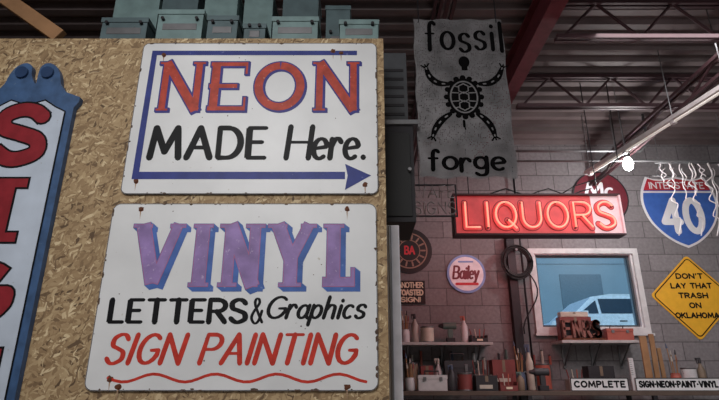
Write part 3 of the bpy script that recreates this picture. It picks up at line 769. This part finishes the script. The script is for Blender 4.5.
def drill(x,y,z,h,m,name='power_drill'):
    o=M(name); o.box(x-.04,y-.035,z+.001,x+.05,y+.035,z+.05,cm[9]); o.box(x-.02,y-.022,z+.05,x+.03,y+.022,z+h*.65,m)
    o.cyl((x-.07,y,z+h*.8),(x+.07,y,z+h*.8),.036,m); o.cyl((x-.07,y,z+h*.8),(x-.12,y,z+h*.8),.03,cm[9],r1=.014); o.cyl((x-.12,y,z+h*.8),(x-.17,y,z+h*.8),.004,steel,n=6); return o.done(.003)
def toolbox(x,y,z,w,h,m,name='toolbox'):
    o=M(name); o.box(x-w/2,y-.07,z+.001,x+w/2,y+.07,z+h*.6,m); o.box(x-w/2-.004,y-.074,z+h*.6+.001,x+w/2+.004,y+.074,z+h*.8,m)
    o.tube([(x-w*.25,y,z+h*.8),(x-w*.25,y,z+h),(x+w*.25,y,z+h),(x+w*.25,y,z+h*.8)],.008,cm[9])
    for k in(-1,1): o.box(x+k*w*.28-.015,y-.08,z+h*.5,x+k*w*.28+.015,y-.074,z+h*.7,steel)
    return o.done(.003)
X=lambda u,v,Y:W(u,v,Y)[0]
def fill(x0,x1,y,z,kinds,hs=1.0,seed=1):
    rnd=random.Random(seed); x=x0; i=0
    while True:
        k=kinds[i%len(kinds)]; i+=1; g=.004+.012*rnd.random()
        c1=cm[rnd.randrange(10)]; c2=cm[rnd.randrange(10)]
        wd={'can':.155,'bottle':.085,'box':.12+.16*rnd.random(),'jar':.115,'tray':.18,'tool':.3,'drill':.26}[k]
        if x+wd>x1: break
        xc_=x+wd/2; h=hs*(.75+.5*rnd.random())
        if k=='can': can(xc_,y,z,.072,.17*h,c1)
        if k=='bottle': bottle(xc_,y,z,.038,.26*h,c1,c2)
        if k=='box': cbox(xc_,y,z,wd-.01,.16,.15*h,c1)
        if k=='jar': jar(xc_,y,z,.05,.13*h,c1)
        if k=='tray': tray(xc_,y,z,wd-.01,.17,.1*h,c1)
        if k=='tool': toolbox(xc_,y,z,wd-.02,.2*h,c1)
        if k=='drill': drill(xc_+.03,y,z,.22,c1)
        x+=wd+g
fill(sx0+.02,sx1-.02,5.78,sz,['jar','bottle','can','drill','bottle','tray'],1.0,3)
o=M('rusty_channel_letters')
rl=mat('rusty_letters',(130,88,80),.7,var=.3)
xx=tx0+.02
for k,ch in enumerate('ENRS'):
    for p in layout(ch,(xx+.03+k*.105,tz+.035,xx+.10+k*.105,tz+.2),0): 
        for i in range(len(p)-1):
            (a,b),(c_,d_)=p[i],p[i+1]; dd=Vector((c_-a,d_-b)); 
            if dd.length<1e-5: continue
            nn=Vector((-dd.y,dd.x)).normalized()*.014; ex_=dd.normalized()*.006
            o.plate([(a-nn.x-ex_.x,b-nn.y-ex_.y),(c_-nn.x+ex_.x,d_-nn.y+ex_.y),(c_+nn.x+ex_.x,d_+nn.y+ex_.y),(a+nn.x-ex_.x,b+nn.y-ex_.y)],5.69,5.74,rl)
o.box(xx,5.68,tz+.001,xx+.45,5.77,tz+.02,rust); o.box(xx+.01,5.745,tz+.02,xx+.44,5.75,tz+.2,dark); o.done()
fill(xx+.48,tx1-.01,5.78,tz,['tool','tray','can'],1.0,8)
cbox(xx+.2,5.845,tz,.34,.12,.25,cm[0]); cbox(xx+.2,5.845,tz+.256,.3,.1,.05,cm[3])
# ---------- shelving unit
UZ=1.5; UF=5.3; ux0=X(402,392,UF); ux1=5.3; ut=5.85
o=M('storage_rack')
rb=mat('rack_board',(88,74,66),.7)
o.box(ux0,UF,UZ-.04,ux1,ut,UZ,rb)
for z in (.15,.65,1.1): o.box(ux0,UF,z-.03,ux1,ut,z,rb)
for x in (ux0,ux0+1.2,ux0+2.4,ux0+3.6,ux1-.04):
    for y in (UF,ut-.04): o.box(x,y,0,x+.04,y+.04,UZ-.04,dark)
o.done(.003)
def stripsign(name,t,u0,u1):
    x0=X(u0,384,UF); x1=X(u1,384,UF); o=M(name)
    o.box(x0,UF+.01,UZ+.001,x1,UF+.03,UZ+.12,swhite); text(o,t,(x0+.03,UZ+.03,x1-.03,UZ+.095),.016,UF+.008,black,gap=.35); frame(o,x0,UZ+.001,x1,UZ+.12,.006,UF+.004,UF+.01,dark); o.done()
stripsign('complete_strip_sign','COMPLETE',571,629)
stripsign('sign_shop_strip_sign','SIGN-NEON-PAINT-VINYL',636,722)
fill(X(404,385,5.45),X(562,385,5.45),5.43,UZ,['jar','tool','bottle','can','box','tray','bottle','drill','jar'],.8,11)
fill(X(404,385,5.7),X(560,385,5.7),5.7,UZ,['can','box','bottle','tool','tray','box','jar','bottle'],1.6,5)
fill(X(568,385,5.7),X(625,385,5.7),5.7,UZ,['tray','box','can','bottle'],1.4,6)
fill(X(672,385,5.7),X(722,385,5.7),5.7,UZ,['jar','can','bottle','box'],1.5,21)
def plank(u,v0,wd,m,name,Y=5.5,lean=0):
    x=X(u,370,Y); zt=W(0,v0,Y)[2]; o=M(name); R=Matrix.Rotation(lean,3,'Y')
    o.box(x-wd/2,Y-.01,UZ+.002,x+wd/2,Y+.01,zt,m,R,(x,Y,UZ+.02)); return o,x,zt
o,x,zt=plank(632,358,.045,cm[8],'measuring_stick')
for k in range(8): o.rib([(x-.018,UZ+.15+k*.02),(x+.002,UZ+.15+k*.02)],.003,5.489,black)
o.done()
for u,v0,wd,l,yy_ in ((648,336,.07,.0,5.5),(656,334,.05,.02,5.56),(663,348,.04,-.02,5.62)):
    o,x,zt=plank(u,v0,wd,wood,'wood_slat',yy_,l); o.done(.003)
o=M('hanging_hand_tools')
for i,u in enumerate((404,412,421,440,452,463,474,484,499,506,534,542,550)):
    x,_,z=W(u,350+(i*5)%9,5.95); L=.18+.06*(i%3)
    o.cyl((x,5.998,z+.01),(x,5.93,z+.01),.005,steel,n=6); o.cyl((x,5.96,z),(x,5.96,z-L*.5),.014,cm[(i*3)%10],n=8); o.cyl((x,5.96,z-L*.5),(x,5.96,z-L),.006,steel,n=6)
    o.box(x-.025,5.95,z-L-.02,x+.025,5.97,z-L,steel)
o.done()
# ---------- lights
def area(name,loc,rot,size,e,c=(1,1,1)):
    d=bpy.data.lights.new(name,'AREA'); d.energy=e; d.size=size; d.color=c; o=bpy.data.objects.new(name,d); o.location=loc; o.rotation_euler=rot; sc.collection.objects.link(o)
area('shop_ceiling_light',(-1.0,-1.2,4.0),(math.radians(32),0,0),2.0,128,(1,.985,.975))
area('shop_ceiling_light',(2.4,3.0,4.0),(math.radians(15),0,0),1.2,32,(1,.97,.98))
area('shop_ceiling_light',(4.3,2.0,3.8),(math.radians(20),math.radians(10),0),1.0,40,(1,.97,.97))
area('shop_floor_bounce',(2.6,1.0,.6),(math.radians(150),0,0),2.5,18,(1,.93,.92))
d=bpy.data.lights.new('lamp_glow','POINT'); d.energy=34; d.shadow_soft_size=.06; ob=bpy.data.objects.new('lamp_glow',d); ob.location=(lp[0],lp[1],lp[2]-.14); sc.collection.objects.link(ob)
d=bpy.data.lights.new('neon_spill','AREA'); d.shape='RECTANGLE'; d.size=1.3; d.size_y=.2; d.energy=9; d.color=(1,.24,.24)
bx=B(455,196,620,234,YN); ob=bpy.data.objects.new('neon_spill',d); ob.location=((bx[0]+bx[2])/2,YN+.13,(bx[1]+bx[3])/2); ob.rotation_euler=(math.radians(75),0,0); sc.collection.objects.link(ob)
w=bpy.data.worlds.new('sky'); sc.world=w; w.use_nodes=True
bg=w.node_tree.nodes['Background']; sk=w.node_tree.nodes.new('ShaderNodeTexSky'); sk.sky_type='NISHITA'; sk.sun_elevation=math.radians(40); sk.sun_rotation=math.radians(180); sk.sun_disc=False
w.node_tree.links.new(sk.outputs[0],bg.inputs[0]); bg.inputs[1].default_value=.26
# ---------- camera
cam=bpy.data.cameras.new('camera'); cam.sensor_width=36; cam.lens=36*F/719; cam.clip_start=.05
co=bpy.data.objects.new('camera',cam); co.location=(0,0,EYE); co.rotation_euler=(math.radians(90)+PITCH,0,0); sc.collection.objects.link(co); sc.camera=co
